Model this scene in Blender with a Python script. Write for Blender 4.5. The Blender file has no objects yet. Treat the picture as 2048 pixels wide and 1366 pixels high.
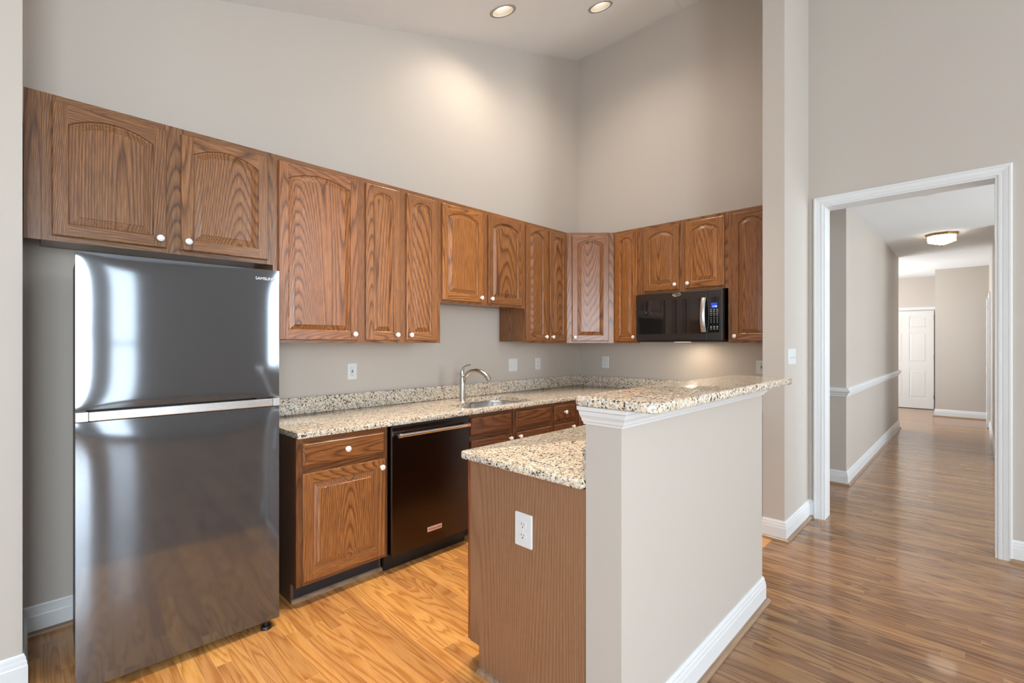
import bpy, bmesh, math, random
from mathutils import Vector, Matrix
random.seed(7)
SC = bpy.context.scene
COL = SC.collection
R = math.radians

# ------------------------------------------------------------------ camera
cam_d = bpy.data.cameras.new('camera'); cam = bpy.data.objects.new('camera', cam_d); COL.objects.link(cam)
cam_d.sensor_width = 36.0; cam_d.lens = 953.16/2048*36; cam_d.shift_y = 3/2048; cam_d.clip_start = .02
cam.location = (0, 0, 1.372); cam.rotation_euler = (R(90), 0, -R(90-44.234))
SC.camera = cam
# ------------------------------------------------------------------ world, exposure
W = bpy.data.worlds.new('world'); SC.world = W; W.use_nodes = True
wn = W.node_tree.nodes; bg = wn['Background']
sky = wn.new('ShaderNodeTexSky'); sky.sky_type = 'HOSEK_WILKIE'; sky.sun_direction = (.3, -.5, .8); sky.turbidity = 3
W.node_tree.links.new(sky.outputs[0], bg.inputs[0]); bg.inputs[1].default_value = 1.0
vs = SC.view_settings; vs.view_transform = 'Standard'; vs.look = 'None'; vs.gamma = 1; vs.use_curve_mapping = False; vs.exposure = 0.11
# ------------------------------------------------------------------ daylight at the windows behind the camera, most of them added
def area(name, loc, rot, sx, sy, power, color):
    l = bpy.data.lights.new(name, 'AREA'); l.shape = 'RECTANGLE'; l.size = sx; l.size_y = sy; l.energy = power; l.color = color
    o = bpy.data.objects.new(name, l); COL.objects.link(o); o.location = loc; o.rotation_euler = rot; return o
DAY = (.81, .92, 1.0)
WIN_S = [(-2.2, -.28, .3, 2.6), (.16, .66, .03, 2.5), (3.15, 4.25, .3, 4.1)]      # x0,x1,z0,z1 in the south wall, outer two unseen and added for light
WIN_W_ADDED = [(-3.4, -1.7, .3, 2.5), (-1.3, .4, .3, 2.5), (.8, 2.6, .3, 2.5)]      # y0,y1,z0,z1 in the west wall, all unseen and added for light
YS, XW = -4.2, -3.2
PS = (275, 26, 125)
for (a, b, c, d), p in zip(WIN_S, PS): area('daylight', ((a+b)/2, YS-.16, (c+d)/2), (R(90), 0, 0), b-a, d-c, p, DAY)
for (a, b, c, d), p in zip(WIN_W_ADDED, (35, 35, 35)): area('daylight', (XW-.16, (a+b)/2, (c+d)/2), (R(90), 0, R(-90)), b-a, d-c, p, DAY)

# ------------------------------------------------------------------ material helpers
class NT:
    def __init__(s, name):
        s.m = bpy.data.materials.new(name); s.m.use_nodes = True; s.t = s.m.node_tree; s.n = s.t.nodes
        s.b = s.n['Principled BSDF']
    def new(s, typ, **kw):
        n = s.n.new('ShaderNode'+typ)
        for k, v in kw.items(): setattr(n, k, v)
        return n
    def put(s, a, sock):
        if isinstance(a, (int, float)): sock.default_value = a
        elif isinstance(a, (tuple, list)): sock.default_value = tuple(a) if len(a) == len(sock.default_value) else (*a, 1)[:len(sock.default_value)]
        else: s.t.links.new(a, sock)
    def math(s, op, a, b=0, c=0, clamp=False):
        n = s.new('Math', operation=op, use_clamp=clamp); s.put(a, n.inputs[0]); s.put(b, n.inputs[1]); s.put(c, n.inputs[2]); return n.outputs[0]
    def vmath(s, op, a, b=(0, 0, 0)):
        n = s.new('VectorMath', operation=op); s.put(a, n.inputs[0]); s.put(b, n.inputs[1]); return n.outputs[0]
    def noise(s, vec, scale, detail=2, rough=.5, dist=0, w=None):
        n = s.new('TexNoise')
        if w is not None: n.noise_dimensions = '4D'; s.put(w, n.inputs['W'])
        s.put(vec, n.inputs['Vector']); n.inputs['Scale'].default_value = scale; n.inputs['Detail'].default_value = detail
        n.inputs['Roughness'].default_value = rough; n.inputs['Distortion'].default_value = dist; return n.outputs[0]
    def ramp(s, fac, stops, interp='LINEAR'):
        n = s.new('ValToRGB'); r = n.color_ramp; r.interpolation = interp
        while len(r.elements) > 1: r.elements.remove(r.elements[0])
        r.elements[0].position = stops[0][0]; r.elements[0].color = c4(stops[0][1])
        for p, c in stops[1:]:
            e = r.elements.new(p); e.color = c4(c)
        s.put(fac, n.inputs[0]); return n.outputs[0]
    def mix(s, fac, a, b, blend='MIX'):
        n = s.new('Mix', data_type='RGBA', blend_type=blend); s.put(fac, n.inputs[0])
        s.put(c4(a) if isinstance(a, (tuple, float)) else a, n.inputs[6]); s.put(c4(b) if isinstance(b, (tuple, float)) else b, n.inputs[7]); return n.outputs[2]
    def bump(s, h, strength=.2, dist=.001):
        n = s.new('Bump'); n.inputs['Strength'].default_value = strength; n.inputs['Distance'].default_value = dist
        s.put(h, n.inputs['Height']); s.t.links.new(n.outputs[0], s.b.inputs['Normal'])
    def fin(s, color=None, rough=.5, metal=0, coat=0, coat_rough=.1, spec=.5):
        if color is not None: s.put(c4(color) if isinstance(color, tuple) else color, s.b.inputs['Base Color'])
        s.put(rough, s.b.inputs['Roughness']); s.b.inputs['Metallic'].default_value = metal
        s.b.inputs['Coat Weight'].default_value = coat; s.b.inputs['Coat Roughness'].default_value = coat_rough
        s.b.inputs['Specular IOR Level'].default_value = spec
        return s.m
def c4(c):
    if isinstance(c, float): return (c, c, c, 1)
    return (*c[:3], 1)
def plain(name, col, rough=.5, metal=0, coat=0, spec=.5):
    return NT(name).fin(col, rough, metal, coat, spec=spec)
def emit(name, col, strength, base=(.8, .8, .8)):
    t = NT(name); t.b.inputs['Emission Color'].default_value = c4(col); t.b.inputs['Emission Strength'].default_value = strength
    return t.fin(base, .5)
def paint(name, col, rough=.55, spec=.35):
    t = NT(name); tc = t.new('TexCoord').outputs['Object']
    t.bump(t.noise(tc, 260, 2), .06, .001)
    return t.fin(col, rough, spec=spec)
def oak(name, axis, light, mid, dark, scale=1.0, freq=105, off=0.0, tint=True, rough=.33, coat=.35, straight=0.0, pore=.55):
    t = NT(name); tc = t.new('TexCoord').outputs['Object']; oi = t.new('ObjectInfo')
    rnd = oi.outputs['Random']
    cb = t.new('CombineXYZ'); t.put(t.math('MULTIPLY_ADD', rnd, 37.3, off), cb.inputs[0]); t.put(t.math('MULTIPLY_ADD', rnd, 71.1, off*1.7), cb.inputs[1]); t.put(t.math('MULTIPLY', rnd, 53.7), cb.inputs[2])
    p = t.vmath('ADD', tc, cb.outputs[0])
    lo = [1, 1, 1]; lo[axis] = .075
    hi = [1, 1, 1]; hi[axis] = .022
    pl = t.vmath('MULTIPLY', p, tuple(lo)); ph = t.vmath('MULTIPLY', p, tuple(hi))
    n1 = t.noise(pl, 2.6*scale, 1.0, .4, .08)
    if straight:
        sx = t.new('SeparateXYZ'); t.put(p, sx.inputs[0])
        u = sx.outputs[1 if axis == 2 else 2]
        n1 = t.math('MULTIPLY_ADD', u, straight, n1)
    wob = t.noise(ph, 120, 2, .6)
    ring = t.math('FRACT', t.math('ADD', t.math('MULTIPLY', n1, freq), t.math('MULTIPLY', wob, .38)))
    dash = t.noise(ph, 260, 2, .6)
    rc = t.ramp(ring, [(0, mid), (.12, dark), (.32, mid), (.6, light), (.90, light), (1, mid)])
    rc = t.mix(t.ramp(dash, [(.46, (0, 0, 0)), (.62, (.62, .62, .62))]), rc, mid)
    big = t.noise(pl, 1.3, 2)
    rc = t.mix(t.math('MULTIPLY', t.math('SUBTRACT', big, .35, clamp=True), .9), rc, mid)
    pores = t.ramp(t.noise(ph, 420, 2, .65), [(.40, (0, 0, 0)), (.58, (1, 1, 1))])
    rc = t.mix(t.math('MULTIPLY', t.math('SUBTRACT', 1.0, pores), pore), rc, dark)
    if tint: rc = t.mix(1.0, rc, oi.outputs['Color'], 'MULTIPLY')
    t.bump(pores, .12, .0006)
    return t.fin(rc, rough, coat=coat, coat_rough=.22, spec=.4)
def floor_mat(name, pal, seam, flat=.4):
    t = NT(name); tc = t.new('TexCoord').outputs['Object']
    s = t.new('SeparateXYZ'); t.put(tc, s.inputs[0]); x, y = s.outputs[0], s.outputs[1]
    bw = .0572; xr = t.math('DIVIDE', x, bw); row = t.math('FLOOR', xr); fx = t.math('FRACT', xr)
    wr = t.new('TexWhiteNoise', noise_dimensions='1D'); t.put(row, wr.inputs['W'])
    L = .78
    yr = t.math('ADD', t.math('DIVIDE', y, L), t.math('MULTIPLY', wr.outputs[0], 7.31)); seg = t.math('FLOOR', yr); fy = t.math('FRACT', yr)
    cb = t.new('CombineXYZ'); t.put(row, cb.inputs[0]); t.put(seg, cb.inputs[1])
    w2 = t.new('TexWhiteNoise', noise_dimensions='3D'); t.put(cb.outputs[0], w2.inputs['Vector']); rnd = w2.outputs[0]
    light, mid, dark = pal
    pl = t.vmath('MULTIPLY', tc, (1, .10, 1)); ph = t.vmath('MULTIPLY', tc, (1, .02, 1))
    n1 = t.noise(pl, 6.5, 1.5, .5, .3, w=t.math('MULTIPLY', rnd, 80))
    wob = t.noise(ph, 130, 2)
    ring = t.math('FRACT', t.math('ADD', t.math('MULTIPLY', n1, 19), t.math('MULTIPLY', wob, .5)))
    c = t.ramp(ring, [(0, mid), (.14, dark), (.36, mid), (.6, light), (.93, light), (1, mid)])
    c = t.mix(flat, c, mid)
    pores = t.ramp(t.noise(ph, 500, 2), [(.38, (0, 0, 0)), (.55, (1, 1, 1))])
    c = t.mix(t.math('MULTIPLY', t.math('SUBTRACT', 1.0, pores), .35), c, dark)
    hs = t.new('HueSaturation'); t.put(c, hs.inputs['Color'])
    t.put(t.math('MULTIPLY_ADD', rnd, .45, .76), hs.inputs['Value']); t.put(t.math('MULTIPLY_ADD', rnd, .010, .494), hs.inputs['Hue'])
    e1 = t.math('LESS_THAN', fx, .022); e2 = t.math('LESS_THAN', fy, .0022); ed = t.math('MAXIMUM', e1, e2)
    c = t.mix(t.math('MULTIPLY', ed, .6), hs.outputs[0], seam)
    t.bump(t.math('SUBTRACT', 1.0, ed), .2, .0006)
    return t.fin(c, .22, coat=.22, coat_rough=.045, spec=.36)
def granite(name):
    t = NT(name); tc = t.new('TexCoord').outputs['Object']
    def nz_(v):
        n = t.new('TexNoise'); t.put(v, n.inputs['Vector']); n.inputs['Scale'].default_value = 190; n.inputs['Detail'].default_value = 2; return n.outputs[1]
    def vor(scale):
        v = t.new('TexVoronoi'); v.inputs['Scale'].default_value = scale; v.inputs['Randomness'].default_value = 1
        t.put(tc, v.inputs['Vector'])
        s = t.new('SeparateColor'); t.put(v.outputs['Color'], s.inputs[0]); return s.outputs
    tc = t.vmath('ADD', tc, t.vmath('MULTIPLY', t.vmath('SUBTRACT', nz_(tc), (.5, .5, .5)), (.012, .012, .012)))
    base = t.ramp(t.noise(tc, 75, 4, .68), [(.34, (.46, .31, .17)), (.45, (.70, .54, .36)), (.54, (.79, .68, .52)), (.66, (.84, .80, .72))])
    v1 = vor(150); v2 = vor(105); v3 = vor(210)
    clus = t.noise(tc, 22, 3, .6)
    c = t.mix(t.math('MULTIPLY', t.math('GREATER_THAN', v2[1], .66), .8), base, (.40, .39, .365))
    c = t.mix(t.math('MULTIPLY', t.math('GREATER_THAN', v3[2], .74), .8), c, (.84, .82, .77))
    th = t.math('MULTIPLY_ADD', clus, -.60, 1.155)
    c = t.mix(t.math('MULTIPLY', t.math('GREATER_THAN', v1[0], th), .95), c, (.028, .027, .028))
    c = t.mix(t.math('MULTIPLY', t.math('GREATER_THAN', v3[1], .94), .85), c, (.17, .085, .04))
    return t.fin(c, .11, coat=0, spec=.55)
def brushed(name, col, rough, axis=0, amt=.10):
    t = NT(name); tc = t.new('TexCoord').outputs['Object']; sc = [500, 500, 500]; sc[axis] = 3
    n = t.noise(t.vmath('MULTIPLY', tc, tuple(sc)), 1, 3, .6)
    t.put(t.math('MULTIPLY_ADD', n, amt, rough-amt/2), t.b.inputs['Roughness'])
    r = t.math('MULTIPLY_ADD', n, amt, rough-amt/2)
    t.bump(n, .012, .0005)
    return t.fin(col, r, 1)

M = {}
WALL = (.535, .485, .435)
M['wall'] = paint('wall_paint', WALL)
M['ceil'] = paint('ceiling_paint', (.88, .91, .935), .8, .2)
M['trim'] = paint('trim_paint', (.74, .75, .76), .32, .45)
OL, OM, OD = (.43, .192, .070), (.315, .130, .045), (.068, .026, .012)
M['ov'] = oak('oak_upright_grain', 2, OL, OM, OD, off=3.1)
M['op'] = oak('oak_panel_grain', 2, OL, OM, OD, off=11.7, scale=.85)
M['oh'] = oak('oak_level_grain', 0, OL, OM, OD, off=7.9)
M['lam'] = oak('oak_laminate', 2, (.33, .175, .095), (.29, .15, .078), (.19, .092, .046), scale=1.0, freq=44, straight=1.5, tint=False, rough=.4, coat=.1, pore=.35)
M['oakdark'] = plain('cabinet_interior_stain', (.10, .05, .03), .5)
M['shoe'] = oak('shoe_wood', 0, (.40, .27, .18), (.34, .22, .14), (.2, .12, .075), tint=False, coat=.2)
M['fk'] = floor_mat('kitchen_oak_floor_warm_lit', ((.80, .425, .145), (.70, .33, .090), (.40, .145, .036)), (.88, .60, .34))  # same oak boards as the living floor, warm light put into the colour
M['fl'] = floor_mat('living_oak_floor', ((.41, .222, .104), (.31, .158, .069), (.140, .064, .027)), (.40, .27, .16), .24)  # lighter seam colour paints the glints along the board edges
M['gran'] = granite('granite')
M['fridge'] = brushed('black_stainless', (.180, .194, .215), .08, 0, .03); M['fridge'].node_tree.nodes['Principled BSDF'].inputs['Metallic'].default_value = .84
M['steel'] = brushed('brushed_steel', (.72, .72, .72), .28, 0)
M['sink'] = brushed('sink_steel', (.62, .62, .62), .30, 0)
M['nickel'] = plain('brushed_nickel', (.60, .57, .53), .24, 1)
M['dw'] = brushed('dark_bronze_stainless', (.078, .063, .060), .24, 0, .06)
M['chrome'] = plain('chrome', (.85, .85, .86), .12, 1)
M['copper'] = plain('copper', (.80, .42, .26), .2, 1)
M['mwsteel'] = brushed('black_steel', (.10, .096, .092), .3, 0)
M['black'] = plain('black_plastic', (.012, .012, .013), .4)
M['kick'] = plain('toe_kick_vinyl', (.016, .018, .024), .45)
M['glass'] = plain('black_glass', (.008, .010, .011), .04, 0, spec=.8)
M['white'] = plain('white_plastic', (.70, .72, .72), .35)
M['ceramic'] = plain('white_ceramic', (.86, .86, .85), .12, coat=.5)
M['slot'] = plain('slot_dark', (.03, .03, .03), .6)
M['badge'] = plain('badge_silver', (.8, .8, .8), .25, 1)
M['copperplate'] = plain('badge_plate', (.80, .52, .42), .35, 0)
M['door'] = paint('door_paint', (.66, .65, .63), .4, .4)
M['brass'] = plain('aged_brass', (.48, .33, .14), .3, 1)
M['hinge'] = plain('hinge_metal', (.22, .20, .17), .4, 1)
M['lit'] = emit('lit_glass', (1, .88, .72), 5.0)
M['bulb'] = emit('lit_bulb', (1, .93, .82), 6)
M['disp'] = emit('blue_display', (.01, .06, .9), .8, (.01, .01, .02))
M['digit'] = emit('digits', (.45, .8, 1), 1.6)
M['keys'] = plain('key_print', (.42, .42, .42), .5)

# ------------------------------------------------------------------ mesh helpers
class MB:
    def __init__(s): s.v = []; s.f = []; s.m = []; s.s = []
    def add(s, vs, fs, mi=0, smooth=False):
        o = len(s.v); s.v += [tuple(v) for v in vs]
        for f in fs: s.f.append([o+i for i in f]); s.m.append(mi); s.s.append(smooth)
        return s
    def box(s, x0, x1, y0, y1, z0, z1, mi=0):
        x0, x1 = sorted((x0, x1)); y0, y1 = sorted((y0, y1)); z0, z1 = sorted((z0, z1))
        return s.add([(x, y, z) for z in (z0, z1) for y in (y0, y1) for x in (x0, x1)],
                     [(0, 2, 3, 1), (4, 5, 7, 6), (0, 1, 5, 4), (2, 6, 7, 3), (0, 4, 6, 2), (1, 3, 7, 5)], mi)
    def prism(s, poly, z0, z1, mi=0, fn=None, smooth=False):
        n = len(poly); vs = [(x, y, z0) for x, y in poly]+[(x, y, z1) for x, y in poly]
        if fn: vs = [fn(*v) for v in vs]
        s.add(vs, [tuple(reversed(range(n))), tuple(range(n, 2*n))], mi)
        o = len(s.v)-2*n
        for i in range(n):
            j = (i+1) % n; s.f.append([o+i, o+j, o+n+j, o+n+i]); s.m.append(mi); s.s.append(smooth)
        return s
    def loops(s, L, mi=0, closed=True, cap0=True, cap1=True, smooth=False):
        n = len(L[0]); vs = [p for l in L for p in l]; fs = []
        for a in range(len(L)-1):
            for i in range(n if closed else n-1):
                j = (i+1) % n; fs.append((a*n+i, a*n+j, (a+1)*n+j, (a+1)*n+i))
        s.add(vs, fs, mi, smooth); o = len(s.v)-len(vs)
        if closed and cap0: s.f.append([o+i for i in reversed(range(n))]); s.m.append(mi); s.s.append(False)
        if closed and cap1: s.f.append([o+(len(L)-1)*n+i for i in range(n)]); s.m.append(mi); s.s.append(False)
        return s
    def lathe(s, prof, c=(0, 0, 0), axis=(0, 0, 1), n=24, mi=0, smooth=True, caps=True):
        a = Vector(axis).normalized(); u = a.orthogonal().normalized(); w = a.cross(u); c = Vector(c)
        L = [[tuple(c+a*h+(u*math.cos(2*math.pi*k/n)+w*math.sin(2*math.pi*k/n))*max(r, 1e-5)) for k in range(n)] for r, h in prof]
        return s.loops(L, mi, cap0=caps, cap1=caps, smooth=smooth)
    def cyl(s, p, q, r, n=20, mi=0, r2=None):
        p, q = Vector(p), Vector(q); return s.lathe([(r, 0), (r if r2 is None else r2, (q-p).length)], p, q-p, n, mi)
    def tube(s, pts, radii, n=18, mi=0, flat=1.0):
        P = [Vector(p) for p in pts]; L = []
        d0 = (P[1]-P[0]).normalized(); u = d0.orthogonal().normalized()
        for i, p in enumerate(P):
            d = ((P[min(i+1, len(P)-1)]-P[max(i-1, 0)])).normalized()
            u = (u-d*u.dot(d)).normalized(); w = d.cross(u)
            r = radii[i] if isinstance(radii, (list, tuple)) else radii
            L.append([tuple(p+u*r*math.cos(2*math.pi*k/n)+w*r*flat*math.sin(2*math.pi*k/n)) for k in range(n)])
        return s.loops(L, mi, smooth=True)
    def build(s, name, mats, parent=None, bevel=0, seg=2, loc=None, rot=None, sharp=35):
        me = bpy.data.meshes.new(name); me.from_pydata(s.v, [], s.f)
        for m in (mats if isinstance(mats, (list, tuple)) else [mats]): me.materials.append(m)
        me.polygons.foreach_set('material_index', s.m); me.polygons.foreach_set('use_smooth', s.s)
        bm = bmesh.new(); bm.from_mesh(me); bmesh.ops.remove_doubles(bm, verts=bm.verts, dist=1e-6)
        bmesh.ops.recalc_face_normals(bm, faces=bm.faces); bm.to_mesh(me); bm.free()
        if any(s.s): me.set_sharp_from_angle(angle=R(sharp))
        o = bpy.data.objects.new(name, me); COL.objects.link(o)
        if parent: o.parent = parent
        if loc: o.location = loc
        if rot: o.rotation_euler = rot
        if bevel:
            b = o.modifiers.new('bevel', 'BEVEL'); b.width = bevel; b.segments = seg; b.limit_method = 'ANGLE'; b.angle_limit = R(40)
        return o
def split(mb, name, mat, parent):
    # every closed piece of the collected geometry becomes an object of its own
    par = list(range(len(mb.v)))
    def find(i):
        while par[i] != i: i = par[i]
        return i
    for f in mb.f:
        for i in f[1:]: par[find(i)] = find(f[0])
    groups = {}
    for f, sm in zip(mb.f, mb.s): groups.setdefault(find(f[0]), []).append((f, sm))
    for fs in groups.values():
        ids = sorted({i for f, _ in fs for i in f}); mp = {i: k for k, i in enumerate(ids)}
        q = MB(); q.v = [mb.v[i] for i in ids]; q.f = [[mp[i] for i in f] for f, _ in fs]; q.m = [0]*len(fs); q.s = [x for _, x in fs]
        q.build(name, mat, parent)
def tag(o, label=None, cat=None, group=None, kind=None):
    for k, v in (('label', label), ('category', cat), ('group', group), ('kind', kind)):
        if v: o[k] = v
    return o
def thing(name, label, cat, loc=(0, 0, 0), rz=0, group=None):
    o = bpy.data.objects.new(name, None); COL.objects.link(o); o.location = loc; o.rotation_euler = (0, 0, rz); o.empty_display_size = .1
    return tag(o, label, cat, group)
def struct(o): o['kind'] = 'structure'; return o
def text_obj(name, txt, size, mat, parent, loc, rot, ext=.0004, width=None, part=True):
    cu = bpy.data.curves.new(name, 'FONT'); cu.body = txt; cu.size = size; cu.extrude = ext; cu.align_x = 'CENTER'; cu.align_y = 'CENTER'
    tmp = bpy.data.objects.new('tmp', cu); COL.objects.link(tmp)
    dg = bpy.context.evaluated_depsgraph_get(); me = bpy.data.meshes.new_from_object(tmp.evaluated_get(dg)); bpy.data.objects.remove(tmp)
    me.name = name; me.materials.clear(); me.materials.append(mat)
    o = bpy.data.objects.new(name, me); COL.objects.link(o); o.parent = parent; o.location = loc; o.rotation_euler = rot
    if width:
        xs = [v.co.x for v in me.vertices]; k = width/(max(xs)-min(xs))
        for v in me.vertices: v.co.x *= k
    return o
def sweep(path, prof, fn=lambda a, b, d, h: (a+0, b+0, h), side=1, mi=0, mb=None, closed=False):
    """extrude profile (d outward, h) along a polyline (a,b) with mitred corners; fn maps the mitred point and h to xyz"""
    mb = mb or MB(); P = [Vector(p) for p in path]; n = len(P); L = []
    def nrm(i):
        d = (P[(i+1) % n]-P[i]).normalized(); return Vector((d.y, -d.x))*side
    for i in range(n):
        if closed or 0 < i < n-1:
            a, b = nrm((i-1) % n), nrm(i); m = (a+b)/(1+a.dot(b))
        else: m = nrm(0) if i == 0 else nrm(n-2)
        L.append([fn(P[i].x+m.x*d, P[i].y+m.y*d, d, h) for d, h in prof])
    if closed: L.append(L[0]); return mb.loops(L, mi, cap0=False, cap1=False)
    return mb.loops(L, mi)
BASE = [(0, 0), (.0155, 0), (.0155, .088), (.0135, .094), (.0125, .108), (.010, .113), (.0095, .124), (.006, .130), (.004, .137), (0, .137)]
SHOE = [(.0155, 0), (.034, 0), (.034, .006), (.030, .014), (.024, .019), (.0155, .021)]
def baseboard(name, path, side=1, shoe=True):
    struct(sweep(path, BASE, side=side).build(name, M['trim']))
    if shoe: struct(sweep(path, SHOE, side=side).build('trim_%d' % next(TR), M['shoe']))
import itertools
TR = itertools.count(1)

# ------------------------------------------------------------------ the room
XB, YA = 4.34, 3.18
SL = .3256; zc = lambda x: 4.53+SL*(x-XB)
XK = -1.0; ZL = zc(XK)
floor_k = struct(MB().box(0, XB, 1.02, YA, -.06, 0).build('floor', M['fk'])); floor_k['label'] = 'oak strip floor of the kitchen, warm light in its colour'
f2 = MB(); f2.box(XW, 13.1, YS, 1.02, -.06, 0); f2.box(XW, 0, 1.02, YA, -.06, 0); f2.box(XB, 13.1, 1.02, 3.2, -.06, 0)
struct(f2.build('floor', M['fl']))
# ceiling: sloped slab, then flat over the west end; two round holes for the recessed cans
def add_prism_y(mb, poly, y0, y1): return mb.prism(poly, y0, y1, fn=lambda a, b, c: (a, c, b))
DL = [(2.625, 2.655), (3.43, 2.29)]
sl = Vector((1, 0, SL)).normalized(); nz = Vector((-SL, 0, 1)).normalized()
T = .22
cm = MB(); add_prism_y(cm, [(XW-.15, ZL), (XK, ZL), (XB+.0, zc(XB)), (XB, zc(XB)+T), (XK, ZL+T), (XW-.15, ZL+T)], YS-.15, YA)
ceil = cm.build('ceiling', M['ceil'])
for x, y in DL:
    c = Vector((x, y, zc(x))); k = MB().cyl(c-nz*.3, c+nz*.17, .083, 48).build('cut', M['ceil'])
    b = ceil.modifiers.new('b', 'BOOLEAN'); b.operation = 'DIFFERENCE'; b.solver = 'EXACT'; b.object = k
dg = bpy.context.evaluated_depsgraph_get(); me2 = bpy.data.meshes.new_from_object(ceil.evaluated_get(dg)); ceil.modifiers.clear(); ceil.data = me2
for o in [o for o in COL.objects if o.name.startswith('cut')]: bpy.data.objects.remove(o)
struct(ceil)
def wall(name, boxes, mat='wall'):
    mb = MB()
    for b in boxes: mb.box(*b)
    return struct(mb.build(name, M[mat]))
def wall_poly_y(name, poly, y0, y1): return struct(add_prism_y(MB(), poly, y0, y1).build(name, M['wall']))
# north wall behind the sink (wall A), full length
wall_poly_y('wall_north', [(XW-.15, 0), (XB, 0), (XB, zc(XB)+.1), (XK, ZL+.1), (XW-.15, ZL+.1)], YA, YA+.15)
# east wall with the hall opening
OY0, OY1, OZ = -.10, .85, 2.44
wall('wall_east', [(XB, XB+.16, OY1, YA+.15, 0, 4.7), (XB, XB+.16, YS-.15, OY0, 0, 4.7), (XB, XB+.16, OY0, OY1, OZ, 4.7)])
# short wall left of the fridge, its end faces the camera
wall('wall_left', [(-.14, 0, 2.72, YA, 0, zc(0)+.02)])
# column stub beside the kitchen entry
wall_poly_y('wall_column', [(3.68, 0), (XB, 0), (XB, zc(XB)+.05), (3.68, zc(3.68)+.05)], .95, 1.09)
# half wall of the peninsula
wall('wall_peninsula', [(1.335, 2.735, .812, .95, 0, 1.163)])
# south and west walls with window openings
def holed(name, u0, u1, top, wins, mk):
    mb = MB(); xs = [u0]
    for a, b, c, d in wins:
        mb.box(*mk(xs[-1], a, 0, top)); mb.box(*mk(a, b, 0, c)); mb.box(*mk(a, b, d, top)); xs.append(b)
    mb.box(*mk(xs[-1], u1, 0, top)); return struct(mb.build(name, M['wall']))
add = holed('wall_south', XW-.15, XB, 4.7, WIN_S, lambda a, b, c, d: (a, b, YS-.15, YS, c, d))
holed('wall_west', YS, YA, ZL+.1, WIN_W_ADDED, lambda a, b, c, d: (XW-.15, XW, a, b, c, d))
n = 1
for (a, b, c, d), ax in [(w, 's') for w in WIN_S]+[(w, 'w') for w in WIN_W_ADDED]:
    mb = MB(); f = .06; mid = (c+d)/2+.1
    cols = [(a-f, a+.03), (b-.03, b+f)]+([((a+b)/2-.02, (a+b)/2+.02)] if b-a > 1 else [])
    rows = [(c-.03 if c < .1 else c-f, c+.03), (d-.03, d+f), (mid-.02, mid+.02)]
    for p, q in cols: mb.box(*((p, q, YS-.05, YS+.02, c, d) if ax == 's' else (XW-.05, XW+.02, p, q, c, d)))
    for p, q in rows: mb.box(*((a-f, b+f, YS-.05, YS+.02, max(p, 0), q) if ax == 's' else (XW-.05, XW+.02, a-f, b+f, p, q)))
    struct(mb.build('window_%d' % n, M['trim'])); n += 1
# hall beyond the opening
HZ = 2.75
wall('wall_hall_left', [(5.53, 9.85, .895, 1.04, 0, HZ)])
wall('wall_hall_side', [(5.68, 5.80, 1.04, 3.2, 0, HZ)])
wall('wall_hall_right', [(7.9, 11.95, -.31, -.165, 0, HZ), (7.9, 8.05, -3.0, -.31, 0, HZ)])
wall('wall_foyer_right', [(11.95, 13.1, -.31, .55, 0, HZ)])
wall('wall_foyer_end', [(13.1, 13.25, -.31, 3.2, 0, HZ)])
wall('wall_foyer_left', [(4.5, 13.25, 3.2, 3.3, 0, HZ)])
wall('wall_hall_back', [(4.5, 8.05, -3.15, -3.0, 0, HZ)])
struct(MB().box(XB+.16, 13.25, -3.2, 3.3, HZ, HZ+.1).build('ceiling', M['ceil']))

# baseboards, shoe mouldings
baseboard('baseboard_north', [(0, YA), (.95, YA)])
baseboard('baseboard_left', [(-.14, 2.85), (-.14, 2.72), (0, 2.72), (0, YA-.0156)], shoe=False)
baseboard('baseboard_column', [(3.68, 1.09), (3.68, .95), (XB, .95), (XB, .915)], side=1)
baseboard('baseboard_peninsula', [(1.335, .83), (1.335, .812), (2.735, .812), (2.735, .95)], side=1)
baseboard('baseboard_east', [(XB, -.157), (XB, YS)], side=1)
baseboard('baseboard_hall_left', [(5.53, 1.04), (5.53, .895), (9.85, .895), (9.85, 1.04)], side=1)
baseboard('baseboard_hall_right', [(11.95, -.165), (8.0, -.165)], side=1, shoe=False)
baseboard('baseboard_foyer', [(13.08, .55), (11.95, .55), (11.95, -.165)], side=1)
baseboard('baseboard_south', [(XW, YS), (.85, YS)], side=-1)
# casing round the hall opening
CAS = [(0, 0), (0, .010), (.006, .0125), (.016, .0125), (.019, .010), (.024, .0125), (.046, .0155), (.050, .019), (.060, .019), (.064, .015), (.064, 0)]
east = lambda a, b, d, h: (XB-h, a, b)
struct(sweep([(OY0, 0), (OY0, OZ), (OY1, OZ), (OY1, 0)], CAS, east, side=-1).build('trim_%d' % next(TR), M['trim']))
jm = MB(); jm.box(XB-.004, XB+.164, OY0, OY0+.012, 0, OZ); jm.box(XB-.004, XB+.164, OY1-.012, OY1, 0, OZ); jm.box(XB-.004, XB+.164, OY0+.012, OY1-.012, OZ-.012, OZ)
struct(jm.build('trim_%d' % next(TR), M['trim']))
# chair rail on the hall wall
RAIL = [(0, -.045), (.008, -.045), (.010, -.030), (.018, -.022), (.020, -.008), (.034, 0), (.036, .014), (.024, .020), (.020, .032), (.008, .038), (0, .040)]
struct(sweep([(5.53, 1.04), (5.53, .895), (9.85, .895), (9.85, 1.04)], [(d, h+.90) for d, h in RAIL], side=1).build('trim_%d' % next(TR), M['trim']))
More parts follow.
